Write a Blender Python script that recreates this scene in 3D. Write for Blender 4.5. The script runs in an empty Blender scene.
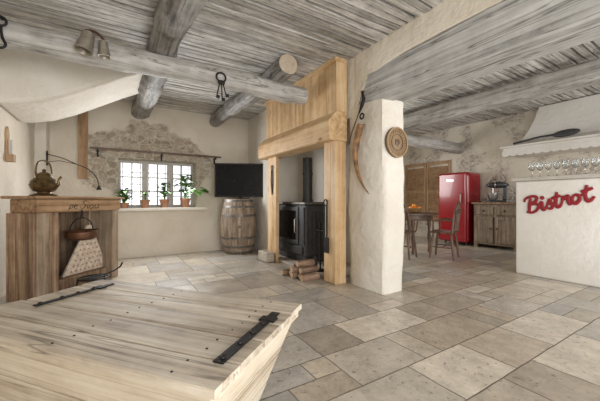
import bpy, math, random
from mathutils import Vector, Matrix, noise
random.seed(7)
S_,C_=0.525,0.851
COL=bpy.context.scene.collection
# ---------- coordinate helpers (walls are aligned with X / Y) ----------
def onY(u,v,y):
    k=(u-300)/300; x=(k*C_*y+S_*y)/(C_-k*S_); d=S_*x+C_*y
    return Vector((x,y,1+(200.5-v)*d/300))
def onX(u,v,x):
    k=(u-300)/300; y=x*(C_-k*S_)/(S_+k*C_); d=S_*x+C_*y
    return Vector((x,y,1+(200.5-v)*d/300))
# ---------- materials ----------
def _new(name):
    m=bpy.data.materials.new(name); m.use_nodes=True
    nt=m.node_tree; b=nt.nodes['Principled BSDF']
    return m,nt,b
def N(nt,t,**k):
    n=nt.nodes.new(t)
    for a,v in k.items(): setattr(n,a,v)
    return n
def ramp(nt,cols,pos=None):
    r=N(nt,'ShaderNodeValToRGB'); e=r.color_ramp.elements
    n=len(cols)
    if pos is None: pos=[i/(n-1) for i in range(n)]
    e[0].position=pos[0]; e[0].color=(*cols[0],1)
    e[1].position=pos[-1]; e[1].color=(*cols[-1],1)
    for i in range(1,n-1):
        q=e.new(pos[i]); q.color=(*cols[i],1)
    return r
def plain(name,c,rough=.5,metal=0,var=.12,scale=12,bump=.05,coat=0,spec=None):
    m,nt,b=_new(name)
    tc=N(nt,'ShaderNodeTexCoord'); no=N(nt,'ShaderNodeTexNoise'); no.inputs['Scale'].default_value=scale; no.inputs['Detail'].default_value=4
    nt.links.new(tc.outputs['Object'],no.inputs['Vector'])
    r=ramp(nt,[tuple(x*(1-var) for x in c),tuple(min(1,x*(1+var)) for x in c)],[.3,.7])
    nt.links.new(no.outputs['Fac'],r.inputs['Fac']); nt.links.new(r.outputs['Color'],b.inputs['Base Color'])
    b.inputs['Roughness'].default_value=rough; b.inputs['Metallic'].default_value=metal
    if coat: b.inputs['Coat Weight'].default_value=coat
    if spec is not None: b.inputs['Specular IOR Level'].default_value=spec
    if bump:
        bp=N(nt,'ShaderNodeBump'); bp.inputs['Strength'].default_value=bump; bp.inputs['Distance'].default_value=.01
        nt.links.new(no.outputs['Fac'],bp.inputs['Height']); nt.links.new(bp.outputs['Normal'],b.inputs['Normal'])
    return m
def axs(axis,v):
    if axis=='H': return [v,v,1]
    s=[1,1,1]; s['XYZ'.index(axis)]=v; return s
def wood(name,cols,axis='X',scale=5,stretch=.09,island=.18,bump=.35,rough=.65,pos=None,knots=0,knotcol=(.10,.05,.02),cracks=0,crackdark=.35):
    m,nt,b=_new(name)
    tc=N(nt,'ShaderNodeTexCoord'); ge=N(nt,'ShaderNodeNewGeometry')
    mul=N(nt,'ShaderNodeMath',operation='MULTIPLY'); mul.inputs[1].default_value=13
    nt.links.new(ge.outputs['Random Per Island'],mul.inputs[0])
    add=N(nt,'ShaderNodeVectorMath',operation='ADD'); nt.links.new(tc.outputs['Object'],add.inputs[0]); nt.links.new(mul.outputs[0],add.inputs[1])
    mp=N(nt,'ShaderNodeMapping'); mp.inputs['Scale'].default_value=axs(axis,stretch)
    nt.links.new(add.outputs[0],mp.inputs['Vector'])
    no=N(nt,'ShaderNodeTexNoise'); no.inputs['Scale'].default_value=scale*8; no.inputs['Detail'].default_value=8; no.inputs['Roughness'].default_value=.7; no.inputs['Distortion'].default_value=.25
    nt.links.new(mp.outputs[0],no.inputs['Vector'])
    n2=N(nt,'ShaderNodeTexNoise'); n2.inputs['Scale'].default_value=5; n2.inputs['Detail'].default_value=6; n2.inputs['Roughness'].default_value=.65
    nt.links.new(add.outputs[0],n2.inputs['Vector'])
    mx=N(nt,'ShaderNodeMath',operation='MULTIPLY_ADD'); mx.inputs[1].default_value=.3; nt.links.new(n2.outputs['Fac'],mx.inputs[0])
    sc=N(nt,'ShaderNodeMath',operation='MULTIPLY'); sc.inputs[1].default_value=.7; nt.links.new(no.outputs['Fac'],sc.inputs[0]); nt.links.new(sc.outputs[0],mx.inputs[2])
    r=ramp(nt,cols,pos or [.38+.24*i/(len(cols)-1) for i in range(len(cols))])
    nt.links.new(mx.outputs[0],r.inputs['Fac'])
    colout=r.outputs['Color']; hgt=mx.outputs[0]
    if knots:
        mk_=N(nt,'ShaderNodeMapping'); mk_.inputs['Scale'].default_value=axs(axis,.45)
        nt.links.new(add.outputs[0],mk_.inputs['Vector'])
        vo=N(nt,'ShaderNodeTexVoronoi'); vo.inputs['Scale'].default_value=knots; nt.links.new(mk_.outputs[0],vo.inputs['Vector'])
        kr=ramp(nt,[(1,1,1),(0,0,0)],[.05,.14]); nt.links.new(vo.outputs['Distance'],kr.inputs['Fac'])
        mi=N(nt,'ShaderNodeMix',data_type='RGBA'); nt.links.new(kr.outputs[0],mi.inputs[0]); nt.links.new(colout,mi.inputs[6]); mi.inputs[7].default_value=(*knotcol,1)
        colout=mi.outputs[2]
    if cracks:
        mc_=N(nt,'ShaderNodeMapping'); mc_.inputs['Scale'].default_value=axs(axis,.05)
        nt.links.new(add.outputs[0],mc_.inputs['Vector'])
        nc=N(nt,'ShaderNodeTexNoise'); nc.inputs['Scale'].default_value=cracks; nc.inputs['Detail'].default_value=3; nc.inputs['Roughness'].default_value=.5
        nt.links.new(mc_.outputs[0],nc.inputs['Vector'])
        cr=ramp(nt,[(1,1,1),(crackdark,crackdark*.97,crackdark*.93),(1,1,1)],[.488,.5,.512]); nt.links.new(nc.outputs['Fac'],cr.inputs['Fac'])
        mi=N(nt,'ShaderNodeMix',data_type='RGBA',blend_type='MULTIPLY'); mi.inputs[0].default_value=1; nt.links.new(colout,mi.inputs[6]); nt.links.new(cr.outputs[0],mi.inputs[7]); colout=mi.outputs[2]
    mr=N(nt,'ShaderNodeMapRange'); mr.inputs['To Min'].default_value=1-island; mr.inputs['To Max'].default_value=1+island
    nt.links.new(ge.outputs['Random Per Island'],mr.inputs['Value'])
    hs=N(nt,'ShaderNodeHueSaturation'); nt.links.new(colout,hs.inputs['Color']); nt.links.new(mr.outputs[0],hs.inputs['Value'])
    nt.links.new(hs.outputs[0],b.inputs['Base Color']); b.inputs['Roughness'].default_value=rough
    bp=N(nt,'ShaderNodeBump'); bp.inputs['Strength'].default_value=bump; bp.inputs['Distance'].default_value=.01
    nt.links.new(hgt,bp.inputs['Height']); nt.links.new(bp.outputs['Normal'],b.inputs['Normal'])
    return m
def plaster_nodes(nt,tc,c,var,scale):
    n1=N(nt,'ShaderNodeTexNoise'); n1.inputs['Scale'].default_value=scale; n1.inputs['Detail'].default_value=6
    n2=N(nt,'ShaderNodeTexNoise'); n2.inputs['Scale'].default_value=14; n2.inputs['Detail'].default_value=6
    for n in (n1,n2): nt.links.new(tc.outputs['Object'],n.inputs['Vector'])
    r=ramp(nt,[(c[0]*(1-var),c[1]*(1-var*1.2),c[2]*(1-var*1.6)),c],[.35,.62])
    nt.links.new(n1.outputs['Fac'],r.inputs['Fac'])
    ad=N(nt,'ShaderNodeMath',operation='ADD'); nt.links.new(n1.outputs['Fac'],ad.inputs[0]); nt.links.new(n2.outputs['Fac'],ad.inputs[1])
    return r.outputs['Color'],ad.outputs[0]
def plaster(name,c,var=.08,bump=.6,scale=2.2):
    m,nt,b=_new(name)
    tc=N(nt,'ShaderNodeTexCoord')
    col,h=plaster_nodes(nt,tc,c,var,scale)
    nt.links.new(col,b.inputs['Base Color']); b.inputs['Roughness'].default_value=.85
    bp=N(nt,'ShaderNodeBump'); bp.inputs['Strength'].default_value=bump; bp.inputs['Distance'].default_value=.03
    nt.links.new(h,bp.inputs['Height']); nt.links.new(bp.outputs['Normal'],b.inputs['Normal'])
    return m
def stone(name,cols,mortar,scale=6,edge=.06,plast=None,center=None,zs=1.6,bias=0):
    """stones; if plast given, stones show only in worn patches of the plaster (around center if given)"""
    m,nt,b=_new(name)
    tc=N(nt,'ShaderNodeTexCoord'); nz=N(nt,'ShaderNodeTexNoise'); nz.inputs['Scale'].default_value=5
    nt.links.new(tc.outputs['Object'],nz.inputs['Vector'])
    mx=N(nt,'ShaderNodeVectorMath',operation='MULTIPLY_ADD'); mx.inputs[1].default_value=(.12,.12,.12)
    nt.links.new(nz.outputs['Color'],mx.inputs[0]); nt.links.new(tc.outputs['Object'],mx.inputs[2])
    mp=N(nt,'ShaderNodeMapping'); mp.inputs['Scale'].default_value=(1,1,zs); nt.links.new(mx.outputs[0],mp.inputs['Vector'])
    v1=N(nt,'ShaderNodeTexVoronoi',feature='DISTANCE_TO_EDGE'); v2=N(nt,'ShaderNodeTexVoronoi')
    for v in (v1,v2):
        v.inputs['Scale'].default_value=scale; nt.links.new(mp.outputs[0],v.inputs['Vector'])
    sp=N(nt,'ShaderNodeSeparateColor'); nt.links.new(v2.outputs['Color'],sp.inputs[0])
    r=ramp(nt,cols); nt.links.new(sp.outputs[0],r.inputs['Fac'])
    e=ramp(nt,[(0,0,0),(1,1,1)],[edge*.4,edge*2.2]); nt.links.new(v1.outputs['Distance'],e.inputs['Fac'])
    mi=N(nt,'ShaderNodeMix',data_type='RGBA'); nt.links.new(e.outputs[0],mi.inputs[0]); mi.inputs[6].default_value=(*mortar,1); nt.links.new(r.outputs[0],mi.inputs[7])
    n3=N(nt,'ShaderNodeTexNoise'); n3.inputs['Scale'].default_value=14; n3.inputs['Detail'].default_value=6; n3.inputs['Roughness'].default_value=.7; nt.links.new(tc.outputs['Object'],n3.inputs['Vector'])
    hs=N(nt,'ShaderNodeHueSaturation'); mr=N(nt,'ShaderNodeMapRange'); mr.inputs['From Min'].default_value=.3; mr.inputs['From Max'].default_value=.7; mr.inputs['To Min'].default_value=.72; mr.inputs['To Max'].default_value=1.2
    nt.links.new(n3.outputs['Fac'],mr.inputs['Value']); nt.links.new(mr.outputs[0],hs.inputs['Value']); nt.links.new(mi.outputs[2],hs.inputs['Color'])
    col=hs.outputs[0]
    ad=N(nt,'ShaderNodeMath',operation='MULTIPLY_ADD'); ad.inputs[1].default_value=.6; nt.links.new(n3.outputs['Fac'],ad.inputs[0]); nt.links.new(e.outputs[0],ad.inputs[2])
    h=ad.outputs[0]
    if plast:
        pc,ph=plaster_nodes(nt,tc,plast,.10,2.2)
        nn=N(nt,'ShaderNodeTexNoise'); nn.inputs['Scale'].default_value=2.6; nn.inputs['Detail'].default_value=6; nt.links.new(tc.outputs['Object'],nn.inputs['Vector'])
        if center:
            vm=N(nt,'ShaderNodeMapping',vector_type='POINT'); cx,cz,sx,sz=center
            vm.inputs['Location'].default_value=(-cx/sx,0,-cz/sz); vm.inputs['Scale'].default_value=(1/sx,0,1/sz)
            nt.links.new(tc.outputs['Object'],vm.inputs['Vector'])
            ln=N(nt,'ShaderNodeVectorMath',operation='LENGTH'); nt.links.new(vm.outputs[0],ln.inputs[0])
            sb=N(nt,'ShaderNodeMath',operation='MULTIPLY_ADD'); sb.inputs[1].default_value=1.5; nt.links.new(nn.outputs['Fac'],sb.inputs[0])
            ng=N(nt,'ShaderNodeMath',operation='SUBTRACT'); ng.inputs[0].default_value=.4; nt.links.new(ln.outputs['Value'],ng.inputs[1]); nt.links.new(ng.outputs[0],sb.inputs[2])
            mask=ramp(nt,[(0,0,0),(1,1,1)],[.0,.14]); nt.links.new(sb.outputs[0],mask.inputs['Fac'])
        else:
            mask=ramp(nt,[(0,0,0),(1,1,1)],[.50-bias,.62-bias]); nt.links.new(nn.outputs['Fac'],mask.inputs['Fac'])
        m2=N(nt,'ShaderNodeMix',data_type='RGBA'); nt.links.new(mask.outputs[0],m2.inputs[0]); nt.links.new(pc,m2.inputs[6]); nt.links.new(col,m2.inputs[7]); col=m2.outputs[2]
        m3=N(nt,'ShaderNodeMix',data_type='FLOAT'); nt.links.new(mask.outputs[0],m3.inputs[0]); nt.links.new(ph,m3.inputs[2]); nt.links.new(h,m3.inputs[3]); h=m3.outputs[0]
    nt.links.new(col,b.inputs['Base Color']); b.inputs['Roughness'].default_value=.9
    bp=N(nt,'ShaderNodeBump'); bp.inputs['Strength'].default_value=.7; bp.inputs['Distance'].default_value=.025
    nt.links.new(h,bp.inputs['Height']); nt.links.new(bp.outputs['Normal'],b.inputs['Normal'])
    return m
def floor_mat(name):
    m,nt,b=_new(name)
    tc=N(nt,'ShaderNodeTexCoord'); ge=N(nt,'ShaderNodeNewGeometry')
    r=ramp(nt,[(.33,.29,.24),(.56,.49,.39),(.42,.395,.36),(.64,.575,.475),(.47,.395,.305),(.35,.33,.30),(.60,.53,.43),(.43,.365,.285),(.53,.49,.425)])
    nt.links.new(ge.outputs['Random Per Island'],r.inputs['Fac'])
    n=N(nt,'ShaderNodeTexNoise'); n.inputs['Scale'].default_value=5; n.inputs['Detail'].default_value=10; n.inputs['Roughness'].default_value=.78; n.inputs['Distortion'].default_value=.15
    mul=N(nt,'ShaderNodeMath',operation='MULTIPLY'); mul.inputs[1].default_value=9
    nt.links.new(ge.outputs['Random Per Island'],mul.inputs[0])
    add=N(nt,'ShaderNodeVectorMath',operation='ADD'); nt.links.new(tc.outputs['Object'],add.inputs[0]); nt.links.new(mul.outputs[0],add.inputs[1])
    nt.links.new(add.outputs[0],n.inputs['Vector'])
    mr=N(nt,'ShaderNodeMapRange'); mr.inputs['From Min'].default_value=.32; mr.inputs['From Max'].default_value=.68; mr.inputs['To Min'].default_value=.68; mr.inputs['To Max'].default_value=1.24
    nt.links.new(n.outputs['Fac'],mr.inputs['Value'])
    n4=N(nt,'ShaderNodeTexNoise'); n4.inputs['Scale'].default_value=36; n4.inputs['Detail'].default_value=4; nt.links.new(add.outputs[0],n4.inputs['Vector'])
    pr=ramp(nt,[(.62,.62,.62),(1,1,1)],[.31,.38]); nt.links.new(n4.outputs['Fac'],pr.inputs['Fac'])
    mm=N(nt,'ShaderNodeMath',operation='MULTIPLY'); nt.links.new(mr.outputs[0],mm.inputs[0]); nt.links.new(pr.outputs[0],mm.inputs[1])
    hs=N(nt,'ShaderNodeHueSaturation'); nt.links.new(mm.outputs[0],hs.inputs['Value']); nt.links.new(r.outputs[0],hs.inputs['Color'])
    nt.links.new(hs.outputs[0],b.inputs['Base Color'])
    rr=N(nt,'ShaderNodeMapRange'); rr.inputs['To Min'].default_value=.16; rr.inputs['To Max'].default_value=.50; nt.links.new(n.outputs['Fac'],rr.inputs['Value']); nt.links.new(rr.outputs[0],b.inputs['Roughness'])
    bp=N(nt,'ShaderNodeBump'); bp.inputs['Strength'].default_value=.3; bp.inputs['Distance'].default_value=.005
    nt.links.new(mm.outputs[0],bp.inputs['Height']); nt.links.new(bp.outputs['Normal'],b.inputs['Normal'])
    return m
def glass(name,c=(1,1,1),rough=.02,ior=1.3):
    m,nt,b=_new(name); b.inputs['Base Color'].default_value=(*c,1); b.inputs['Transmission Weight'].default_value=1; b.inputs['Roughness'].default_value=rough; b.inputs['IOR'].default_value=ior
    return m
WC=(.76,.70,.605)
M_pl=plaster('plaster_white',(.78,.74,.67)); M_plw=plaster('plaster_cream',WC,var=.12)
M_wb=stone('plaster_with_exposed_stone',[(.34,.28,.21),(.52,.45,.36),(.42,.34,.25),(.58,.52,.43)],(.62,.56,.46),7,.07,WC,(.66,1.62,1.0,.62))
M_bar=plaster('plaster_bar',(.78,.755,.715),var=.05,bump=.3)
M_stone2=stone('rubble_in_plaster',[(.54,.48,.40),(.40,.35,.30),(.66,.61,.54),(.50,.43,.35)],(.68,.62,.54),8,.09,(.72,.67,.58),None,1.6,.04)
M_block=stone('stone_block_mat',[(.44,.38,.31),(.52,.46,.38)],(.38,.33,.26),2,.01)
M_floor=floor_mat('limestone_tiles'); M_grout=plain('grout',(.23,.20,.16),.9)
M_ceilback=wood('ceiling_boards_back',[(.06,.05,.042),(.20,.18,.155),(.48,.45,.41)],'X',4,.1,.1)
M_ceil=wood('ceiling_boards',[(.18,.16,.14),(.38,.36,.33),(.57,.55,.52),(.74,.73,.70)],'X',3,.045,.18,.7,.65,[.37,.44,.52,.60],0,(0,0,0),14,.45)
M_beamX=wood('aged_beam_along_x',[(.18,.17,.155),(.36,.345,.32),(.51,.495,.47),(.63,.615,.59)],'X',2.2,.05,.0,.8,.65,[.36,.44,.53,.63],0,(0,0,0),9,.4)
M_beamY=wood('aged_beam_along_y',[(.08,.074,.068),(.20,.19,.18),(.33,.32,.305),(.47,.46,.44)],'Y',2.2,.05,.0,.8,.65,None,0,(0,0,0),9,.4)
M_beamK=wood('pale_beam_along_y',[(.20,.19,.175),(.37,.355,.335),(.50,.49,.47),(.61,.60,.58)],'Y',2.2,.05,.0,.8,.65,None,0,(0,0,0),9,.4)
M_white=wood('whitewashed_beam',[(.20,.197,.19),(.35,.347,.338),(.46,.455,.445),(.57,.565,.555)],'Y',2.6,.025,.05,.9,.7,[.37,.44,.52,.61],0,(0,0,0),9,.4)
M_cut=wood('cut_log_end',[(.42,.34,.25),(.62,.52,.41)],'Z',5,.6,.1,.3)
PN=[(.45,.265,.12),(.65,.44,.235),(.77,.58,.36)]
M_pine=wood('pine_vertical',PN,'Z',1.6,.05,.08,.2,.5,None,5,(.22,.095,.03))
M_pineY=wood('pine_along_y',PN,'Y',1.6,.05,.08,.2,.5,None,5,(.22,.095,.03))
M_chest=wood('chest_wood',[(.20,.155,.115),(.39,.325,.255),(.53,.46,.37),(.64,.58,.485)],'X',3,.035,.12,.4,.6,[.36,.44,.52,.61],1.8,(.12,.075,.045),9,.45)
M_chestS=wood('chest_side_wood',[(.40,.32,.23),(.59,.51,.395),(.71,.64,.53)],'H',2.5,.035,.08,.35,.65,None,0,(0,0,0),9,.55)
M_barn=wood('barn_wood_vertical',[(.10,.06,.036),(.29,.185,.115),(.46,.33,.215)],'Z',2.5,.05,.30,.7)
M_barnX=wood('barn_wood_along_x',[(.17,.088,.045),(.39,.235,.125),(.54,.37,.22)],'X',2.5,.05,.10,.5)
M_barnL=wood('weathered_pale_wood',[(.20,.14,.09),(.38,.285,.20),(.51,.41,.30)],'Z',2.5,.05,.15,.6)
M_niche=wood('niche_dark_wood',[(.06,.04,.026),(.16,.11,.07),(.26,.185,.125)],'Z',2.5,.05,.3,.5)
M_side=wood('sideboard_wood',[(.12,.085,.055),(.24,.18,.125),(.35,.275,.20)],'Z',2.5,.06,.12,.5)
M_dark=wood('dark_chair_wood',[(.05,.026,.016),(.12,.068,.042),(.20,.12,.075)],'Z',3,.15,.1,.2,.4)
M_barrel=wood('barrel_staves',[(.13,.09,.06),(.28,.21,.15),(.42,.33,.25)],'Z',3,.08,.28,.4)
M_shut=wood('shutter_wood',[(.24,.14,.07),(.40,.25,.135),(.50,.33,.195)],'Z',3,.1,.06,.3)
M_iron=plain('wrought_iron',(.025,.023,.022),.55,.6,.3,30,.3)
M_black=plain('dark_stove_steel',(.065,.066,.07),.45,.4,.2,20,.05)
M_hoop=plain('barrel_hoop_steel',(.18,.165,.15),.5,.8,.3,20,.2)
M_screen=plain('tv_screen',(.005,.005,.006),.25,0,.1,3,0,0,.2)
M_bezel=plain('tv_bezel',(.010,.010,.011),.35,0,.1,3,0,0,.3)
M_red=plain('red_enamel',(.31,.004,.012),.2,0,.04,3,0,.3)
M_redsign=plain('red_sign_paint',(.27,.010,.020),.6,0,.08,10,0)
M_chrome=plain('chrome',(.75,.75,.76),.15,1,.04,5,0)
M_steel=plain('brushed_steel',(.50,.50,.51),.3,.9,.1,8,0)
M_brass=plain('aged_brass',(.15,.10,.045),.38,.75,.6,16,.25)
M_bellm=plain('bell_metal',(.46,.42,.35),.40,.75,.3,14,.15)
M_copper=plain('copper_pot_metal',(.14,.065,.035),.5,.6,.35,14,.15)
M_tin=plain('tin_metal',(.50,.47,.42),.45,.6,.3,14,.15)
M_horn=plain('horn_keratin',(.27,.14,.06),.4,0,.5,18,.1)
M_terra=plain('terracotta',(.48,.24,.14),.8,0,.15,12,.1)
M_soil=plain('soil',(.05,.035,.025),.95)
M_leaf=plain('leaf_green',(.09,.22,.04),.45,0,.5,9,.05)
M_wframe=plain('window_paint',(.55,.53,.49),.5)
M_glass=glass('clear_glass'); M_wine=glass('wineglass_glass',(.88,.91,.93),.02,1.5)
M_orange=plain('orange_peel',(.80,.27,.02),.45,0,.1,40,.1)
M_wick=wood('wicker',[(.22,.11,.045),(.46,.29,.13)],'X',6,.4,.1)
M_bark=wood('log_bark',[(.10,.06,.04),(.24,.155,.105),(.36,.25,.17)],'X',3,.3,.2,.9)
M_logend=wood('log_end_wood',[(.42,.27,.16),(.60,.43,.28)],'Z',4,.6,.1)
M_plaque=wood('plaque_wood',[(.20,.12,.06),(.34,.23,.12)],'Z',4,.2,.15)
M_plaqrim=wood('plaque_rim_wood',[(.26,.16,.08),(.42,.29,.16)],'Z',4,.2,.15)
M_marble=plain('mottled_marble',(.68,.57,.46),.45,0,.30,22,.05)
M_rose=plain('marble_inlay',(.42,.24,.17),.5,0,.2,22,0)
M_worktop=wood('bar_top_wood',[(.44,.41,.37),(.60,.57,.52)],'Y',3,.1,.05,.2)
M_leather=plain('leather_strap',(.07,.032,.018),.6)
# ---------- geometry ----------
def box(x0,x1,y0,y1,z0,z1):
    V=[(x,y,z) for z in (z0,z1) for y in (y0,y1) for x in (x0,x1)]
    return V,[(0,2,3,1),(4,5,7,6),(0,1,5,4),(2,6,7,3),(0,4,6,2),(1,3,7,5)]
def xf(g,M): return [tuple(M@Vector(v)) for v in g[0]],g[1]
def TR(x,y,z,rx=0,ry=0,rz=0):
    return Matrix.Translation((x,y,z))@Matrix.Rotation(rz,4,'Z')@Matrix.Rotation(ry,4,'Y')@Matrix.Rotation(rx,4,'X')
def lathe(prof,n=24,cx=0,cy=0,cz=0,closed=False):
    V=[];F=[]
    for r,z in prof:
        for i in range(n):
            a=2*math.pi*i/n; V.append((cx+r*math.cos(a),cy+r*math.sin(a),cz+z))
    m=len(prof)
    for j in range(m-1):
        for i in range(n):
            k=(i+1)%n; F.append((j*n+i,j*n+k,(j+1)*n+k,(j+1)*n+i))
    if closed:
        for i in range(n):
            k=(i+1)%n; F.append(((m-1)*n+i,(m-1)*n+k,k,i))
    else:
        F.append(tuple(range(n-1,-1,-1))); F.append(tuple((m-1)*n+i for i in range(n)))
    return V,F
def tube(pts,rad,n=10,sy=1,jit=0):
    pts=[Vector(p) for p in pts]
    if not hasattr(rad,'__len__'): rad=[rad]*len(pts)
    V=[];F=[];nrm=None
    for i,p in enumerate(pts):
        t=(pts[min(i+1,len(pts)-1)]-pts[max(i-1,0)]).normalized()
        if nrm is None:
            a=Vector((0,0,1)) if abs(t.z)<.9 else Vector((1,0,0))
            nrm=(a-t*a.dot(t)).normalized()
        else: nrm=(nrm-t*nrm.dot(t)).normalized()
        b=t.cross(nrm)
        for k in range(n):
            a=2*math.pi*k/n; r=rad[i]
            if jit:
                q=p+nrm*math.cos(a)*r+b*math.sin(a)*r; r*=1+jit*noise.noise(q*3.0)+jit*.5*noise.noise(q*9.0)
            V.append(tuple(p+nrm*math.cos(a)*r+b*math.sin(a)*r*sy))
    for j in range(len(pts)-1):
        for i in range(n):
            k=(i+1)%n; F.append((j*n+i,j*n+k,(j+1)*n+k,(j+1)*n+i))
    F.append(tuple(range(n-1,-1,-1))); F.append(tuple((len(pts)-1)*n+i for i in range(n)))
    return V,F
def spline(pts,k=6):
    P=[Vector(p) for p in pts]; P=[P[0]*2-P[1]]+P+[P[-1]*2-P[-2]]; out=[]
    for i in range(1,len(P)-2):
        a,b,c,d=P[i-1:i+3]
        for j in range(k):
            t=j/k; out.append(.5*((2*b)+(c-a)*t+(2*a-5*b+4*c-d)*t*t+(3*b-a-3*c+d)*t**3))
    out.append(P[-2]); return out
def ring(c,R,r,axis='Y',n=20,m=8,a0=0,a1=2*math.pi):
    V=[];F=[];full=abs(a1-a0-2*math.pi)<1e-6
    cnt=n if full else n+1
    for i in range(cnt):
        a=a0+(a1-a0)*i/n
        for j in range(m):
            b=2*math.pi*j/m; q=R+r*math.cos(b)
            p={'Y':(q*math.cos(a),r*math.sin(b),q*math.sin(a)),'X':(r*math.sin(b),q*math.cos(a),q*math.sin(a)),'Z':(q*math.cos(a),q*math.sin(a),r*math.sin(b))}[axis]
            V.append((c[0]+p[0],c[1]+p[1],c[2]+p[2]))
    for i in range(n):
        i2=(i+1)%cnt
        for j in range(m):
            k=(j+1)%m; F.append((i*m+j,i2*m+j,i2*m+k,i*m+k))
    return V,F
def prism(poly,axis,a,b):
    n=len(poly);V=[]
    for w in (a,b):
        for p,q in poly:
            V.append({'Y':(p,w,q),'X':(w,p,q),'Z':(p,q,w)}[axis])
    F=[tuple(range(n)),tuple(range(2*n-1,n-1,-1))]+[(i,i+n,(i+1)%n+n,(i+1)%n) for i in range(n)]
    return V,F
def ell(c,rx,ry,rz,n=16,m=10):
    prof=[(max(1e-4,math.sin(math.pi*j/m)),-math.cos(math.pi*j/m)) for j in range(m+1)]
    g=lathe(prof,n); return [(c[0]+x*rx,c[1]+y*ry,c[2]+z*rz) for x,y,z in g[0]],g[1]
import bmesh
def mk(name,geos,mat,parent=None,smooth=False,bevel=0,seg=2,label=None,cat=None,kind=None,group=None,loc=None,rot=None):
    if isinstance(geos,tuple): geos=[geos]
    mats=mat if isinstance(mat,list) else [mat]
    V=[];F=[];MI=[]
    for g in geos:
        o=len(V); mi=g[2] if len(g)>2 else 0
        V+=g[0]; F+=[tuple(i+o for i in f) for f in g[1]]; MI+=[mi]*len(g[1])
    me=bpy.data.meshes.new(name); me.from_pydata([tuple(v) for v in V],[],F); me.update()
    bm=bmesh.new(); bm.from_mesh(me); bmesh.ops.recalc_face_normals(bm,faces=bm.faces); bm.to_mesh(me); bm.free()
    for m in mats: me.materials.append(m)
    for p,i in zip(me.polygons,MI): p.material_index=i
    if smooth:
        me.shade_smooth(); me.set_sharp_from_angle(angle=math.radians(42))
    ob=bpy.data.objects.new(name,me); COL.objects.link(ob)
    if bevel:
        bv=ob.modifiers.new('bevel','BEVEL'); bv.width=bevel; bv.segments=seg; bv.limit_method='ANGLE'
    if parent: ob.parent=parent
    if label: ob['label']=label
    if cat: ob['category']=cat
    if kind: ob['kind']=kind
    if group: ob['group']=group
    if loc: ob.location=loc
    if rot: ob.rotation_euler=rot
    return ob
def thing(name,label,cat,loc=(0,0,0),rz=0,group=None):
    e=bpy.data.objects.new(name,None); COL.objects.link(e); e.location=loc; e.rotation_euler=(0,0,rz); e.empty_display_size=.1
    e['label']=label; e['category']=cat
    if group: e['group']=group
    return e
def dup(src,loc,rz=None,label=None):
    def cp(o,par):
        c=o.copy(); COL.objects.link(c)
        if par: c.parent=par
        for ch in list(o.children):
            if ch!=c: cp(ch,c)
        return c
    c=cp(src,None); c.location=loc
    if rz is not None: c.rotation_euler=(c.rotation_euler[0],c.rotation_euler[1],rz)
    if label: c['label']=label
    return c
ST='structure'
CZ=2.70; KZ=2.82
# ---------- FLOOR ----------
cell=.18; nx=int(8.6/cell)+1; ny=int(9.6/cell)+1; used=[[0]*ny for _ in range(nx)]
geos=[box(-1.1,7.4,-3.3,6.3,-.12,-.0025)+(1,)]
g=.0036
for i in range(nx):
    for j in range(ny):
        if used[i][j]: continue
        opts=[(3,2),(2,3),(2,2),(3,3),(2,2),(3,2),(4,2),(2,4),(1,2),(2,1),(4,3),(1,1)]; random.shuffle(opts); opts.append((1,1))
        for a,b_ in opts:
            if i+a<=nx and j+b_<=ny and all(not used[i+p][j+q] for p in range(a) for q in range(b_)):
                for p in range(a):
                    for q in range(b_): used[i+p][j+q]=1
                x0=-1.2+i*cell; y0=-3.3+j*cell; x1=x0+a*cell; y1=y0+b_*cell
                V=[];n=10
                def wob(px,py): return (px+.004*noise.noise(Vector((px*9,py*9,1)))+.002*noise.noise(Vector((px*40,py*40,1))),py+.004*noise.noise(Vector((px*9,py*9,7)))+.002*noise.noise(Vector((px*40,py*40,7))))
                per=[(x0+g+(x1-x0-2*g)*t/n,y0+g) for t in range(n)]+[(x1-g,y0+g+(y1-y0-2*g)*t/n) for t in range(n)]+[(x1-g-(x1-x0-2*g)*t/n,y1-g) for t in range(n)]+[(x0+g,y1-g-(y1-y0-2*g)*t/n) for t in range(n)]
                V=[(*wob(px,py),0.0) for px,py in per]
                geos.append((V,[tuple(range(len(V)))],0)); break
mk('floor',geos,[M_floor,M_grout],kind=ST)
# ---------- CEILING ----------
geos=[box(-1.1,2.6,-3.3,6.3,CZ+.045,CZ+.12)+(1,),box(2.6,7.4,-3.3,6.3,KZ+.045,KZ+.12)+(1,)]
def board(x0,x1,y0,y1,z0,z1):
    n=34;V=[];F=[]
    for i in range(n+1):
        x=x0+(x1-x0)*i/n
        a=.016*noise.noise(Vector((x*1.9,y0*9,0)));b=.016*noise.noise(Vector((x*1.9,y1*9,3)));c=.010*noise.noise(Vector((x*2,y0*7,5)))
        V+=[(x,y0+a,z0+c),(x,y1+b,z0+c),(x,y1+b,z1),(x,y0+a,z1)]
    for i in range(n):
        for k in range(4): F.append((i*4+k,i*4+(k+1)%4,i*4+4+(k+1)%4,i*4+4+k))
    F+=[(0,1,2,3),(n*4+3,n*4+2,n*4+1,n*4)]
    return V,F
y=-3.3
while y<6.2:
    w=random.uniform(.05,.085)
    geos.append(board(-1.1,2.6,y,y+w,CZ,CZ+.044)+(0,)); geos.append(board(2.6,7.4,y,y+w,KZ,KZ+.044)+(0,))
    y+=w+random.uniform(.010,.034)
mk('ceiling',geos,[M_ceil,M_ceilback],kind=ST)
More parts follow.
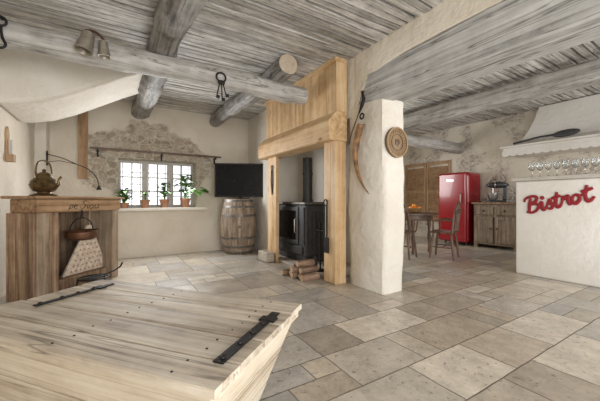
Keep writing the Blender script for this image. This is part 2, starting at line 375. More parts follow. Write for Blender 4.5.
# ---------- WALLS ----------
wx0,wx1,wz0,wz1=.05,1.33,.87,1.73
mk('wall_back',[box(-1.3,wx0,6,6.38,0,2.9),box(wx1,7.4,6,6.38,0,2.9),box(wx0,wx1,6,6.38,0,wz0),box(wx0,wx1,6,6.38,wz1,2.9)],M_wb,kind=ST)
mk('wall_left',box(-1.3,-1.0,-3.3,6,0,2.9),M_plw,kind=ST)
mk('wall_right',box(7.2,7.4,-3.3,6,0,2.95),M_stone2,kind=ST)
def rough_box(x0,x1,y0,y1,z0,z1,sd,axis='Y',amp=.012,rnd=.07,n=70,m=7):
    """box with uneven faces and rounded long edges"""
    V=[];F=[];prof=[]
    for i in range(m): prof.append((0,i/m))
    for i in range(m): prof.append((i/m,1))
    for i in range(m): prof.append((1,1-i/m))
    for i in range(m): prof.append((1-i/m,0))
    K=len(prof)
    if axis=='Y': A,B,L_=(x0,x1),(z0,z1),(y0,y1)
    else: A,B,L_=(x0,x1),(y0,y1),(z0,z1)
    ca_,cb_=(A[0]+A[1])/2,(B[0]+B[1])/2
    for j in range(n+1):
        t=L_[0]+(L_[1]-L_[0])*j/n
        for (a,b) in prof:
            p=A[0]+(A[1]-A[0])*a;q=B[0]+(B[1]-B[0])*b
            ca=abs(a-.5)*2;cb=abs(b-.5)*2
            s=1-rnd*(ca*cb)**4
            dp=(p-ca_)*s;dq=(q-cb_)*s
            v=Vector((p*3+sd,t*1.2,q*3));w=amp*noise.noise(v)+amp*.4*noise.noise(v*4)
            P=ca_+dp+w*(1 if a>.5 else -1);Q=cb_+dq+w*(1 if b>.5 else -1)
            V.append((P,t,Q) if axis=='Y' else (P,Q,t))
    for j in range(n):
        for i in range(K):
            k=(i+1)%K;F.append((j*K+i,j*K+k,(j+1)*K+k,(j+1)*K+i))
    F+=[tuple(range(K)),tuple(n*K+i for i in range(K))[::-1]]
    return V,F
mk('wall_middle',[rough_box(2.41,2.79,2.235,2.84,0,2.10,4,'Z',.022,.11,40,10),box(2.415,2.78,2.60,2.84,2.0,2.9),box(2.78,3.2,2.72,2.82,0,2.9),box(3.1,3.2,2.82,4.85,0,2.9),box(2.41,3.2,4.85,6,0,2.9)],M_pl,kind=ST,smooth=True)
fil=[(2.66,2.02),(2.61,2.12),(2.56,2.22),(2.48,2.31),(2.37,2.38),(2.22,2.425),(2.0,2.452),(1.6,2.462),(.8,2.455),(0,2.462),(-3.3,2.46),(-3.3,2.85),(2.66,2.85)]
mk('trim_1',[prism(fil,'X',2.400,2.69)],M_plw,kind=ST,bevel=.012,seg=3)
sof=[(-1.0,1.95),(-.85,1.965),(-.65,2.02),(-.42,2.13),(-.15,2.29),(.12,2.45),(.36,2.58),(.60,2.70),(-1.0,2.70)]
mk('trim_2',prism(sof,'Y',4.03,4.95),M_pl,kind=ST,bevel=.05,seg=5,smooth=True)
# ---------- WINDOW ----------
fr=[]
yy0,yy1=6.24,6.29
def fbar(x0,x1,z0,z1,y0=yy0,y1=yy1): fr.append(box(x0,x1,y0,y1,z0,z1))
fbar(wx0,wx1,wz0,wz0+.05);fbar(wx0,wx1,wz1-.05,wz1)
W3=(wx1-wx0)/3
for i in range(4):
    xc=wx0+i*W3; w=.05 if i in(1,2) else .04
    fbar(max(wx0,xc-w),min(wx1,xc+w),wz0+.05,wz1-.05)
for i in range(3):
    xa=wx0+i*W3+.04; xb=xa+W3-.08
    for t in (1/3,2/3):
        zz=wz0+.05+(wz1-wz0-.1)*t; fr.append(box(xa,xb,6.255,6.275,zz-.010,zz+.010))
    fr.append(box((xa+xb)/2-.010,(xa+xb)/2+.010,6.254,6.276,wz0+.05,wz1-.05))
win=mk('window_1',fr,M_wframe,kind=ST,bevel=.004)
mk('glass_pane',box(wx0+.02,wx1-.02,6.262,6.266,wz0+.02,wz1-.02),M_glass,parent=win)
bars=[tube([(wx0+(wx1-wx0)*(i+.5)/9,6.35,wz0),(wx0+(wx1-wx0)*(i+.5)/9,6.35,wz1)],.007,8) for i in range(9)]
bars+=[tube([(wx0,6.35,z),(wx1,6.35,z)],.007,8) for z in (1.08,1.30,1.52)]
mk('window_bars',bars,M_hoop,parent=win)
mk('trim_4',box(.0,1.50,5.80,6.20,.82,.872),M_pl,kind=ST,bevel=.01)
a=onY(90,147.5,5.86); b=onY(221,157,5.86)
r=thing('curtain_rail','long dark wooden rail fixed above the window','curtain rail',(0,0,0))
mk('rail',box(a.x,b.x,5.84,5.875,1.835,1.865),M_dark,parent=r,bevel=.004)
for x in (a.x+.1,(a.x+b.x)/2,b.x-.1): mk('bracket',[box(x-.012,x+.012,5.855,6.0,1.81,1.835),box(x-.012,x+.012,5.96,5.99,1.72,1.81)],M_iron,parent=r)
x0=onY(78,100,5.96).x; x1=onY(88,100,5.96).x
mk('wall_board',[box(x0,x1-.03,5.95,5.999,1.35,2.69),box(x1-.028,x1,5.955,5.999,1.35,2.69)],M_shut,label='tall narrow brown wooden board fixed on the plaster wall',cat='wall board',bevel=.004)
# ---------- BEAMS ----------
def log(name,p0,p1,r,mat,label,n=20,endmat=None,sy=1.0,jit=.26):
    p0=Vector(p0);p1=Vector(p1);L=(p1-p0).length;k=int(L/.08)
    pts=[];rad=[]
    for i in range(k+1):
        t=i/k;p=p0.lerp(p1,t)
        off=Vector((noise.noise(Vector((t*L*.7,p0.x,p0.y))),noise.noise(Vector((t*L*.7,5,p0.y))),noise.noise(Vector((t*L*.7,9,p0.x)))))*.035
        if i in(0,k): off*=.3
        pts.append(p+off);rad.append(r*(1+.08*noise.noise(Vector((t*L*1.3,2,p0.x)))))
    o=mk(name,tube(pts,rad,n,sy,jit),[mat,endmat or mat],smooth=True,label=label,cat='ceiling beam')
    if endmat:
        for p in o.data.polygons[-2:]: p.material_index=1
    return o
log('ceiling_beam',(-1.0,3.34,2.37),(2.12,3.34,2.37),.112,M_beamX,'grey weathered round log beam with hooks hanging from it')
log('ceiling_beam',(.50,-1.5,2.585),(.40,5.99,2.575),.140,M_beamY,'thick dark grey hewn beam under the plank ceiling')
log('ceiling_beam',(1.70,3.02,2.575),(1.70,5.99,2.56),.118,M_beamY,'grey log beam with a pale sawn end',endmat=M_cut)
mk('ceiling_beam',rough_box(4.97,5.20,-1.5,5.99,2.46,2.74,3,'Y',.03,.16,90,7),M_beamK,smooth=True,label='whitewashed grey hewn beam across the kitchen ceiling',cat='ceiling beam')
log('ceiling_beam',(3.9,4.2,2.29),(7.19,4.2,2.27),.125,M_beamX,'grey log beam above the dining table')
mk('lintel_beam',[rough_box(2.405,2.59,-3.2,2.60,2.085,2.445,0,'Y',.016),rough_box(2.605,2.80,-3.2,2.60,2.095,2.445,9,'Y',.016)],M_white,smooth=True,label='wide whitewashed timber lintel over the kitchen opening',cat='lintel beam')
# ---------- FIREPLACE SURROUND ----------
fs=thing('fireplace_surround','tall knotty pine fireplace surround with hood and mantel','fireplace surround',(2.22,3.7,0))
ox,oy=2.22,3.7
def L(x0,x1,y0,y1,z0,z1): return box(x0-ox,x1-ox,y0-oy,y1-oy,z0,z1)
mk('post',[L(2.22,2.385,2.80,2.90,0,1.72),L(2.22,2.385,2.904,3.03,0,1.72)],M_pine,parent=fs,bevel=.006)
mk('post',[L(2.22,2.275,4.34,4.48,.0,1.72),L(2.22,2.275,4.484,4.64,.0,1.72)],M_pine,parent=fs,bevel=.006)
prof=[(2.13,1.71),(2.11,1.73),(2.11,1.93),(2.13,1.96),(2.225,2.06),(2.385,2.06),(2.385,1.71)]
mk('mantel',prism([(p-ox,q) for p,q in prof],'Y',2.782-oy,4.80-oy),M_pineY,parent=fs,bevel=.006)
hp=[]
y=2.80
while y<4.70:
    hp.append(L(2.225,2.383,y,min(y+.185,4.72),2.06,2.645)); y+=.188
mk('hood_panel',hp,M_pine,parent=fs,bevel=.005)
mk('side_panel',[L(2.22,2.383,2.782,2.80,2.06,2.645)],M_pine,parent=fs,bevel=.003)
mk('cornice',L(2.20,2.383,2.775,4.75,2.645,2.698),M_pineY,parent=fs,bevel=.006)
mk('stone_plinth',box(2.06,2.21,4.36,4.70,0,.16),M_block,label='low rough stone block at the foot of the fireplace post',cat='stone block',bevel=.02)
mk('trim_5',box(2.28,3.1,3.04,4.80,0,.035),M_block,kind=ST,bevel=.008)
# ---------- STOVE ----------
st=thing('wood_stove','dark grey steel wood-burning stove with glass door and flue','stove',(2.66,4.1,.036))
Y0,Y1=-.27,.62
mk('body',[box(-.2,.2,Y0,Y1,.10,.90)],M_black,parent=st,bevel=.02)
mk('top_plate',box(-.235,.215,Y0-.03,Y1+.03,.90,.94),M_hoop,parent=st,bevel=.008)
mk('door',[box(-.235,-.203,-.10,.58,.28,.34),box(-.235,-.203,-.10,.58,.80,.86),box(-.235,-.203,-.10,-.04,.34,.80),box(-.235,-.203,.52,.58,.34,.80)],M_black,parent=st,bevel=.006)
mk('door_glass',box(-.222,-.21,-.04,.52,.34,.80),M_screen,parent=st)
mk('handle',tube([(-.235,-.07,.45),(-.275,-.07,.47),(-.275,-.07,.67),(-.235,-.07,.69)],.009,8),M_chrome,parent=st,smooth=True)
mk('front_panel',[box(-.222,-.2,-.25,-.12,.28,.86)],M_black,parent=st,bevel=.006)
mk('ash_drawer',[box(-.225,-.2,-.2,.54,.13,.25),box(-.245,-.225,.1,.25,.18,.20)],M_black,parent=st,bevel=.005)
mk('base',box(-.17,.18,Y0+.03,Y1-.03,.0,.10),M_black,parent=st,bevel=.01)
mk('side_ribs',[box(-.14+.07*i,-.12+.07*i,Y0-.012,Y0,.2,.8) for i in range(5)],M_black,parent=st,bevel=.003)
mk('flue_pipe',[lathe([(.078,.94),(.078,1.66)],20,.03,.02),lathe([(.088,.94),(.088,.98)],20,.03,.02),lathe([(.085,1.38),(.085,1.42)],20,.03,.02)],M_black,parent=st,smooth=True)
def logpiece(L_,r,i):
    k=7 if i%2 else 10
    prof=[(math.cos(2*math.pi*j/k)*r*random.uniform(.8,1.05),math.sin(2*math.pi*j/k)*r*random.uniform(.8,1.0)) for j in range(k)]
    V=[];F=[]
    for t in (0,.2,.5,.8,1):
        s=random.uniform(.95,1.0)
        V+=[(L_*(t-.5),p*s,q*s) for p,q in prof]
    for a in range(4):
        for j in range(k):
            F.append((a*k+j,a*k+(j+1)%k,(a+1)*k+(j+1)%k,(a+1)*k+j))
    F+=[tuple(range(k))[::-1],tuple(4*k+j for j in range(k))]
    return V,F
lp=[(2.07,3.12,.044,0),(2.10,3.22,.044,2),(2.05,3.32,.044,-2),(2.10,3.42,.044,1),(2.04,3.52,.044,-3),(2.09,3.17,.125,3),(2.05,3.27,.125,-3),(2.10,3.37,.125,2),(2.07,3.225,.205,-2)]
for i,(x,y,z,an) in enumerate(lp):
    o=mk('firewood_log',logpiece(random.uniform(.24,.32),random.uniform(.040,.045),i),[M_bark,M_logend],smooth=True,label='split firewood log stacked on the floor beside the stove',cat='firewood log',group='firewood pile by the stove',loc=(x,y,z),rot=(random.uniform(0,6),0,math.radians(an)))
    for p in o.data.polygons[-2:]: p.material_index=1
ft=thing('fireplace_tool_set','black iron fireplace tools hanging on a stand','fireplace tools',(2.40,3.36,.036))
mk('stand',[lathe([(.08,0),(.08,.015),(.02,.03),(.012,.05),(.012,.62),(.02,.64),(.003,.67)],14),tube([(-.09,0,.55),(.09,0,.55)],.007,8),tube([(0,-.09,.55),(0,.09,.55)],.007,8)],M_iron,parent=ft,smooth=True)
mk('shovel',[tube([(-.085,0,.56),(-.085,0,.20)],.006,8),box(-.088,-.078,-.04,.04,.06,.20)],M_iron,parent=ft)
mk('poker',tube([(0,-.085,.56),(0,-.085,.10),(0,-.06,.07)],.007,8),M_iron,parent=ft)
mk('brush',[tube([(.085,0,.56),(.085,0,.2)],.006,8),lathe([(.015,0),(.03,.02),(.025,.14),(.01,.15)],12,.085,0,.06)],M_iron,parent=ft)
hu=thing('fireplace_tongs','black iron tongs hanging on the fireplace post','tongs',(2.207,4.46,0))
mk('arm',tube([(0,.02,1.50),(0,.03,1.35),(0,.0,1.1)],.009,8),M_iron,parent=hu); mk('arm',tube([(0,-.02,1.50),(0,-.03,1.35),(0,.0,1.1)],.009,8),M_iron,parent=hu)
mk('ring',ring((0,0,1.54),.035,.007,'X'),M_iron,parent=hu,smooth=True)
pk=thing('iron_poker','black iron poker and shovel hanging on the inner fireplace post','poker',(2.200,2.975,0))
mk('shaft',[tube([(0,.018,.95),(0,.018,.45),(0,.006,.38)],.010,8),tube([(0,-.030,.95),(0,-.030,.55)],.010,8)],M_iron,parent=pk,smooth=True)
mk('blade',box(-.012,.004,-.07,.01,.36,.55),M_iron,parent=pk,bevel=.003)
mk('ring',ring((0,-.005,.975),.035,.008,'X'),M_iron,parent=pk,smooth=True)
# ---------- BARREL + TV ----------
br=thing('barrel','weathered oak wine barrel with steel hoops standing upright','barrel',(2.02,5.52,0))
def br_r(z): return .255+.08*(1-((z-.5)/.5)**2)
st_=[]
ns=22
for i in range(ns):
    a0=2*math.pi*i/ns+.01;a1=2*math.pi*(i+1)/ns-.01;V=[];F=[]
    zs=[j/10 for j in range(11)]
    for z in zs:
        for a in (a0,(a0+a1)/2,a1):
            V.append((br_r(z)*math.cos(a),br_r(z)*math.sin(a),z*1.03))
    for j in range(10):
        for k in range(2):
            F.append((j*3+k,j*3+k+1,(j+1)*3+k+1,(j+1)*3+k))
    st_.append((V,F))
mk('staves',st_+[lathe([(br_r(z)-.008,z*1.03+(.02 if z==0 else -.03 if z==1 else 0)) for z in (0,.25,.5,.75,1)],30)],M_barrel,parent=br)
for z in (.035,.14,.30,.70,.86,.965):
    r0=br_r(z)+.004; mk('hoop',lathe([(r0-.01,z*1.03-.02),(br_r(z-.02)+.004,z*1.03-.02),(br_r(z+.02)+.004,z*1.03+.02),(r0-.01,z*1.03+.02)],40,closed=True),M_hoop,parent=br,smooth=True)
mk('bung',lathe([(.03,0),(.025,.02)],12),M_dark,parent=br,rot=(math.pi/2,0,-.3),loc=(-.10,-.315,.52))
tv=thing('television','black flat-screen television on a short stand','television',(2.04,5.47,1.035),math.radians(-27))
mk('screen',box(-.45,.45,-.028,-.024,.06,.64),M_screen,parent=tv)
mk('frame',[box(-.48,.48,-.024,.02,.03,.67),box(-.48,.48,-.034,-.024,.03,.06),box(-.48,.48,-.034,-.024,.64,.67),box(-.48,-.45,-.034,-.024,.06,.64),box(.45,.48,-.034,-.024,.06,.64),box(-.25,.25,.02,.06,.15,.5)],M_bezel,parent=tv,bevel=.005)
mk('stand',[lathe([(.16,0),(.15,.012),(.03,.02)],24),box(-.03,.03,-.01,.015,.01,.08)],M_bezel,parent=tv,smooth=True)
# ---------- CHEST ----------
ch=thing('kneading_chest','rustic pale wooden kneading chest with sloping sides and iron straps','chest',(.07,1.382,0),math.radians(-51.2))
lx,ly=.605,.322
ws=[.13,.15,.14,.12,.13]; tot=sum(ws); y=-ly; pl=[]
def plank(x0,x1,y0,y1,z0,z1,sd):
    n=30;V=[];F=[]
    e0=.012*noise.noise(Vector((sd,1,2)));e1=.012*noise.noise(Vector((sd,4,2)))
    for i in range(n+1):
        x=x0+e0+(x1+e1-x0-e0)*i/n
        a=.003*noise.noise(Vector((x*5,y0*9,sd)));b=.003*noise.noise(Vector((x*5,y1*9,sd+3)));c=.0025*noise.noise(Vector((x*2,y0*7,5)))
        V+=[(x,y0+a,z0),(x,y1+b,z0),(x,y1+b,z1-.003+c),(x,y1+b-.004,z1+c),(x,(y0+y1)/2,z1+c+.001),(x,y0+a+.004,z1+c),(x,y0+a,z1-.003+c)]
    K=7
    for i in range(n):
        for k in range(K): F.append((i*K+k,i*K+(k+1)%K,i*K+K+(k+1)%K,i*K+K+k))
    F+=[tuple(range(K)),tuple(n*K+k for k in range(K))[::-1]]
    return V,F
ys=[]
for i,w in enumerate(ws):
    w=w/tot*2*ly; pl.append(plank(-lx,lx,y+.0032,y+w-.0032,.527,.549,i*3.3)); ys.append(y+w/2); y+=w
mk('lid',pl,M_chest,parent=ch)
def frustum(a0,b0,z0,a1,b1,z1):
    V=[(-a0,-b0,z0),(a0,-b0,z0),(a0,b0,z0),(-a0,b0,z0),(-a1,-b1,z1),(a1,-b1,z1),(a1,b1,z1),(-a1,b1,z1)]
    return V,[(0,3,2,1),(4,5,6,7),(0,1,5,4),(1,2,6,5),(2,3,7,6),(3,0,4,7)]
bd=[]
zz=[.10,.235,.375,.505]
for i in range(3):
    t0=(zz[i]-.1)/.4;t1=(zz[i+1]-.1)/.4
    bd.append(frustum(.43+.145*t0,.19+.11*t0,zz[i]+.002,.43+.145*t1,.19+.11*t1,zz[i+1]-.002))
mk('body',bd,M_chestS,parent=ch,bevel=.003)
mk('rim',[box(-.59,.59,-.31,-.28,.495,.526),box(-.59,.59,.28,.31,.495,.526),box(-.59,-.56,-.28,.28,.495,.526),box(.56,.59,-.28,.28,.495,.526)],M_chestS,parent=ch,bevel=.004)
for x in (-.36,.36):
    for y in (-.14,.14): mk('foot',box(x-.035,x+.035,y-.03,y+.03,0,.11),M_chestS,parent=ch,bevel=.006)
def strap(x,y0,y1,w):
    g_=[box(x-w/2,x+w/2,y0,y1,.552,.5575),box(x-w/2-.014,x+w/2+.014,y1-.09,y1-.05,.5515,.559)]
    for t in (.06,.3,.5,.7): g_.append(lathe([(.009,0),(.008,.005),(.003,.008)],10,x,y0+(y1-y0)*t,.557))
    mk('strap_hinge',g_,M_iron,parent=ch,bevel=.0012)
strap(.545,-.22,.17,.034); strap(-.45,-.10,.26,.024)
n0=None
for xn in (-.02,.46):
    for yn in ys:
        for dy in (-.03,.03):
            if n0 is None: n0=mk('nail',lathe([(.0045,0),(.003,.0025)],8,0,0,.549),M_iron,parent=ch,loc=(xn,yn+dy,0))
            else:
                c=n0.copy(); COL.objects.link(c); c.location=(xn+random.uniform(-.01,.01),yn+dy,0)
# ---------- LEFT HEARTH CABINET ----------
CA=math.radians(49.2)
cb=thing('hearth_cabinet','rustic reclaimed-wood mantel cabinet with open niche','cabinet',(-.656,3.847,0),CA)
mk('front_post',[box(0,.085,-.01,.33,0,.875),box(.087,.13,.0,.33,0,.875)],M_barnL,parent=cb,bevel=.006)
mk('front_post',[box(.95,1.05,-.01,.33,0,.875)],M_barnL,parent=cb,bevel=.006)
mk('inner_panel',[box(.132,.20,.03,.06,0,.875),box(.202,.26,.03,.06,0,.875)],M_barn,parent=cb,bevel=.004)
mk('lintel',box(-.01,1.06,-.03,.30,.876,1.015),M_barnX,parent=cb,bevel=.012)
mk('mantel_shelf',box(-.05,1.10,-.07,.36,1.017,1.045),M_barnX,parent=cb,bevel=.008)
mk('side_panel',[box(-.022,-.002,i*.11,(i+1)*.11-.004,0,.875) for i in range(3)],M_barn,parent=cb,bevel=.003)
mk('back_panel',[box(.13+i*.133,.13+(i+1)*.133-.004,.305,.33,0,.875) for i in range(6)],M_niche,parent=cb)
mk('niche_floor',box(.132,.948,.062,.303,.0,.14),M_barn,parent=cb,bevel=.01)
def strokes(name,st,rad,mat,parent,M,flat=1.0):
    G=[]
    for s in st:
        if len(s)==1: g0=ell((s[0][0],s[0][1],0),rad*1.2,rad*1.2,rad*flat,12,8)
        else:
            sp_=spline([(a,b,0) for a,b in s],7); n_=len(sp_)
            rr=[rad*(.6+.4*math.sin(math.pi*min(1,max(0,(i+1)/(n_+1))))) for i in range(n_)]
            g0=tube(sp_,rr,10); g0=([(x,y,z*flat) for x,y,z in g0[0]],g0[1])
        G.append(xf(g0,M))
    return mk(name,G,mat,parent=parent,smooth=True)
pe=[[(0,-.3),(.15,.9)],[(.13,.75),(.35,1),(.5,.75),(.4,.2),(.08,.1)],
    [(.7,.5),(1.1,.65),(1.0,1),(.75,.85),(.72,.3),(.95,.02),(1.25,.2)],
    [(2.5,1.75),(2.2,2.0),(1.85,1.6),(2.2,1.1),(2.35,.55),(2.0,0),(1.6,.3)],
    [(2.7,1),(2.75,.1),(2.95,.1)],[(2.75,1.5)],
    [(3.35,1),(3.1,.7),(3.15,.1),(3.5,.05),(3.65,.6),(3.35,1)],
    [(3.95,1),(3.95,.15),(4.2,0),(4.45,.3),(4.5,1),(4.5,.3),(4.7,.05)]]
strokes('carved_lettering',[[(a*.085+b*.012,b*.044) for a,b in s] for s in pe],.0042,M_iron,cb,Matrix.Translation((.32,-.031,.910))@Matrix.Rotation(math.pi/2,4,'X'),.5)
mc=Matrix.Translation(cb.location)@Matrix.Rotation(CA,4,'Z')
ms=thing('marble_slab','pale mottled marble slab with a rosy pattern leaning in the niche','marble slab',tuple(cb.location),CA)
mk('slab',prism([(.40,.142),(.945,.142),(.945,.30),(.78,.70),(.72,.70)],'Y',.13,.155),M_marble,parent=ms,bevel=.003)
dd=[]
for i in range(9):
    for j in range(9):
        x=.44+i*.06+(.03 if j%2 else 0); z=.18+j*.058
        if z<.66 and x<.92 and (z-.142)<(x-.42)*1.68 and (z<.30 or (.925-x)>(z-.30)*.40):
            dd.append(prism([(x-.014,z),(x,z-.014),(x+.014,z),(x,z+.014)],'Y',.1285,.131))
mk('inlay_pattern',dd,M_rose,parent=ms)
pl_=mc@Vector((.47,-.02,.0))
pt=thing('hanging_pot','aged dark copper cauldron hanging from an iron hook','pot',(pl_.x,pl_.y,0),CA)
mk('bowl',lathe([(.03,.555),(.11,.56),(.148,.585),(.155,.62),(.152,.65),(.168,.665),(.160,.667),(.146,.65),(.149,.62),(.142,.59),(.105,.57),(.03,.565)],28,0,-.02),M_copper,parent=pt,smooth=True)
mk('handle',ring((0,-.02,.655),.15,.006,'Y',20,8,0,math.pi),M_iron,parent=pt,smooth=True)
mk('hook',tube([(0,-.02,.80),(0,-.02,.83),(0,-.03,.86),(0,-.02,.895)],.007,8),M_iron,parent=pt,smooth=True)
p=mc@Vector((.42,-.24,0))
fd=thing('iron_trivet','black wrought iron fire grate with curled feet','fire grate',(p.x,p.y,0),CA)
mk('frame',[ring((0,0,.15),.14,.010,'Z',24,8)]+[tube([(-.13,s,.15),(.13,s,.15)],.008,8) for s in (-.05,.0,.05)],M_iron,parent=fd,smooth=True)
for a in (0,2.1,4.2): mk('leg',tube([(.14*math.cos(a),.14*math.sin(a),.15),(.16*math.cos(a),.16*math.sin(a),.07),(.14*math.cos(a),.14*math.sin(a),.01),(.18*math.cos(a),.18*math.sin(a),.012)],.009,8),M_iron,parent=fd,smooth=True)
mk('handle',tube([(.14,0,.15),(.26,-.03,.17),(.36,-.03,.20),(.39,-.03,.24)],.009,8),M_iron,parent=fd,smooth=True)
p=mc@Vector((.19,.13,0))
kt=thing('kettle','ornate dark aged brass kettle with tall hoop handle','kettle',(p.x,p.y,1.046),math.radians(-25))
mk('stand',lathe([(.115,0),(.118,.010),(.095,.022),(.06,.03),(.055,.045)],28),M_brass,parent=kt,smooth=True)
mk('body',lathe([(.055,.04),(.085,.05),(.108,.075),(.120,.105),(.124,.118),(.118,.125),(.114,.15),(.09,.18),(.07,.19),(.064,.205),(.06,.215),(.068,.22)],28),M_brass,parent=kt,smooth=True)
mk('lid',lathe([(.064,.22),(.06,.232),(.03,.248),(.012,.254),(.02,.268),(.012,.28),(.002,.284)],20),M_brass,parent=kt,smooth=True)
mk('spout',tube(spline([(.10,0,.10),(.135,0,.12),(.145,0,.17),(.165,0,.205)]),[.020-.0005*i for i in range(19)],10),M_brass,parent=kt,smooth=True)
mk('handle',tube(spline([(0,.095,.17),(0,.115,.25),(0,.085,.34),(0,0,.37),(0,-.085,.34),(0,-.115,.25),(0,-.095,.17)]),.009,8),M_brass,parent=kt,smooth=True)
for s in (-1,1): mk('side_ring',ring((0,s*.135,.13),.022,.005,'X',14,6),M_brass,parent=kt,smooth=True)
wa=thing('wall_arm_lamp','thin black wrought iron wall arm lamp','wall lamp')
y=5.66
pts=[Vector((-.855,y,1.68))]+[onY(u,v,y) for u,v in ((62,158),(76,164),(88,169),(96,177),(99,186))]
mk('arm',[tube(spline(pts),.006,8),tube([pts[0]+Vector((0,0,-.12)),pts[0]+Vector((.15,0,-.09)),pts[2]],.004,8)],M_iron,parent=wa,smooth=True)
mk('wall_plate',box(-.86,-.845,y-.03+.08,y+.03+.08,1.52,1.73),M_iron,parent=wa)
e=pts[-1]; mk('lamp_shade',lathe([(.012,.0),(.02,-.02),(.04,-.06),(.035,-.06),(.015,-.02)],16,e.x,e.y,e.z),M_iron,parent=wa,smooth=True)
mk('wall_corner',box(-1.0,-.86,5.72,6,0,2.3),M_pl,kind=ST,bevel=.015)
hw=thing('wooden_match_holder','carved brown wooden holder hanging on the plaster wall','wall holder',(-1.0,4.42,0))
mk('back_board',prism([(-.05,1.42),(.05,1.42),(.05,1.72),(.03,1.78),(0,1.80),(-.03,1.78),(-.05,1.72)],'X',-.005,.018),M_shut,parent=hw,bevel=.002)
mk('holder_box',[box(.018,.07,-.05,.05,1.42,1.50)],M_shut,parent=hw,bevel=.003)
mk('tool',tube([(.045,0,1.50),(.045,.0,1.66)],.012,8),M_wframe,parent=hw,smooth=True)
# ---------- HANGING OBJECTS ON BEAM ----------
bl=thing('cowbell','tarnished silvery metal cowbells on a leather collar hanging from the beam','cowbell',(-.16,3.19,0),.3)
mk('collar',[ring((0,0,2.40),.085,.012,'Y',20,6,.2,math.pi-.2),tube([(0,0,2.485),(0,.12,2.48)],.006,6)],M_leather,parent=bl,smooth=True)
def bellg(cx,h,r,z,rt=0): return xf(lathe([(r*.45,0),(r*.70,-h*.08),(r*.82,-h*.5),(r,-h*.92),(r*1.04,-h),(r*.95,-h),(r*.7,-h*.5),(r*.4,-h*.05)],20),TR(cx,-.02,z,0,rt,0))
mk('bell_body',bellg(-.035,.18,.068,2.45,.25),M_bellm,parent=bl,smooth=True); mk('bell_body',bellg(.065,.14,.050,2.42,-.1),M_bellm,parent=bl,smooth=True)
sh=thing('key_ring','black iron ring with old keys hanging from the log beam','key ring',(.98,3.215,0),0)
mk('staple',tube([(0,-.01,2.385),(0,.12,2.385)],.008,8),M_iron,parent=sh,smooth=True)
mk('ring',ring((0,0,2.335),.05,.010,'Y'),M_iron,parent=sh,smooth=True)
def key(a,L_,dx):
    T=TR(dx,-.005,2.29,0,a,0)
    return [xf(tube([(0,0,-.03),(0,0,-L_)],.007,8),T),xf(ring((0,0,-.012),.020,.006,'Y',14,6),T),xf(box(0,.032,-.004,.004,-L_,-L_+.035),T)]
for a,L_,dx in ((.22,.19,-.012),(-.05,.21,0),(-.28,.17,.012)): mk('key',key(a,L_,dx),M_iron,parent=sh,smooth=False)
sh2=thing('iron_hook','black iron spiked hook hanging from the log beam','hook',(-.76,3.215,0),0)
mk('staple',tube([(0,-.01,2.435),(0,.12,2.435)],.008,8),M_iron,parent=sh2,smooth=True)
mk('ring',ring((0,0,2.40),.035,.009,'Y'),M_iron,parent=sh2,smooth=True)
mk('hook',tube(spline([(0,0,2.37),(.01,0,2.28),(.03,0,2.22),(0,0,2.19),(-.03,0,2.22)]),.010,8),M_iron,parent=sh2,smooth=True)
hn=thing('animal_horn','long curved brown animal horn hung on the plaster pillar','horn',(2.365,0,0))
q=spline([onX(u,v,2.365) for u,v in ((361,124),(357,140),(355,155),(357,170),(362,184),(369,194))],4)
mk('horn_shell',tube([(0,w.y,w.z) for w in q],[.040-.036*(i/(len(q)-1))**1.5 for i in range(len(q))],14),M_horn,parent=hn,smooth=True)
mk('horn_mouth',ring((0,q[0].y,q[0].z),.035,.008,'Z',16,6),M_tin,parent=hn,smooth=True)
q=[onX(u,v,2.368) for u,v in ((364,90),(362,104),(357,118),(352,132),(349,144))]
hk=thing('rope_hook','rusty iron hook with a cord hanging on the pillar','hook',(2.368,0,0))
mk('cord',tube([(0,w.y,w.z) for w in q],.006,8),M_leather,parent=hk,smooth=True)
w=onX(363,104,2.385); mk('hook',[tube([(0,w.y,w.z+.14),(0,w.y-.03,w.z+.05),(0,w.y,w.z-.02),(0,w.y+.05,w.z-.10)],[.012,.02,.02,.008],8),ring((0,w.y,w.z-.14),.03,.009,'X')],M_iron,parent=hk,smooth=True)
pq=thing('round_plaque','round carved wooden plaque mounted on the plaster pillar','plaque',(2.605,2.235,1.63))
def disc(r0,r1,d): return xf(lathe([(r1,0),(r1,d*.8),(r1-.008,d),(r0,d)] if r0==0.001 else [(r0,0),(r0,d),(r1,d),(r1,0)],36,closed=(r0!=.001)),TR(0,0,0,math.pi/2,0,0))
mk('disc',disc(.001,.165,.02),M_plaque,parent=pq,smooth=True)
mk('rim',disc(.148,.165,.032),M_plaqrim,parent=pq,smooth=True)
mk('emblem',[disc(.085,.092,.026),xf(lathe([(.04,0),(.04,.026),(.001,.034)],5),TR(0,0,0,math.pi/2,0,0))]+[xf(box(-.003,.003,-.023,-.019,.11,.135),TR(0,0,0,0,a*math.pi/12,0)) for a in range(24)],M_dark,parent=pq)
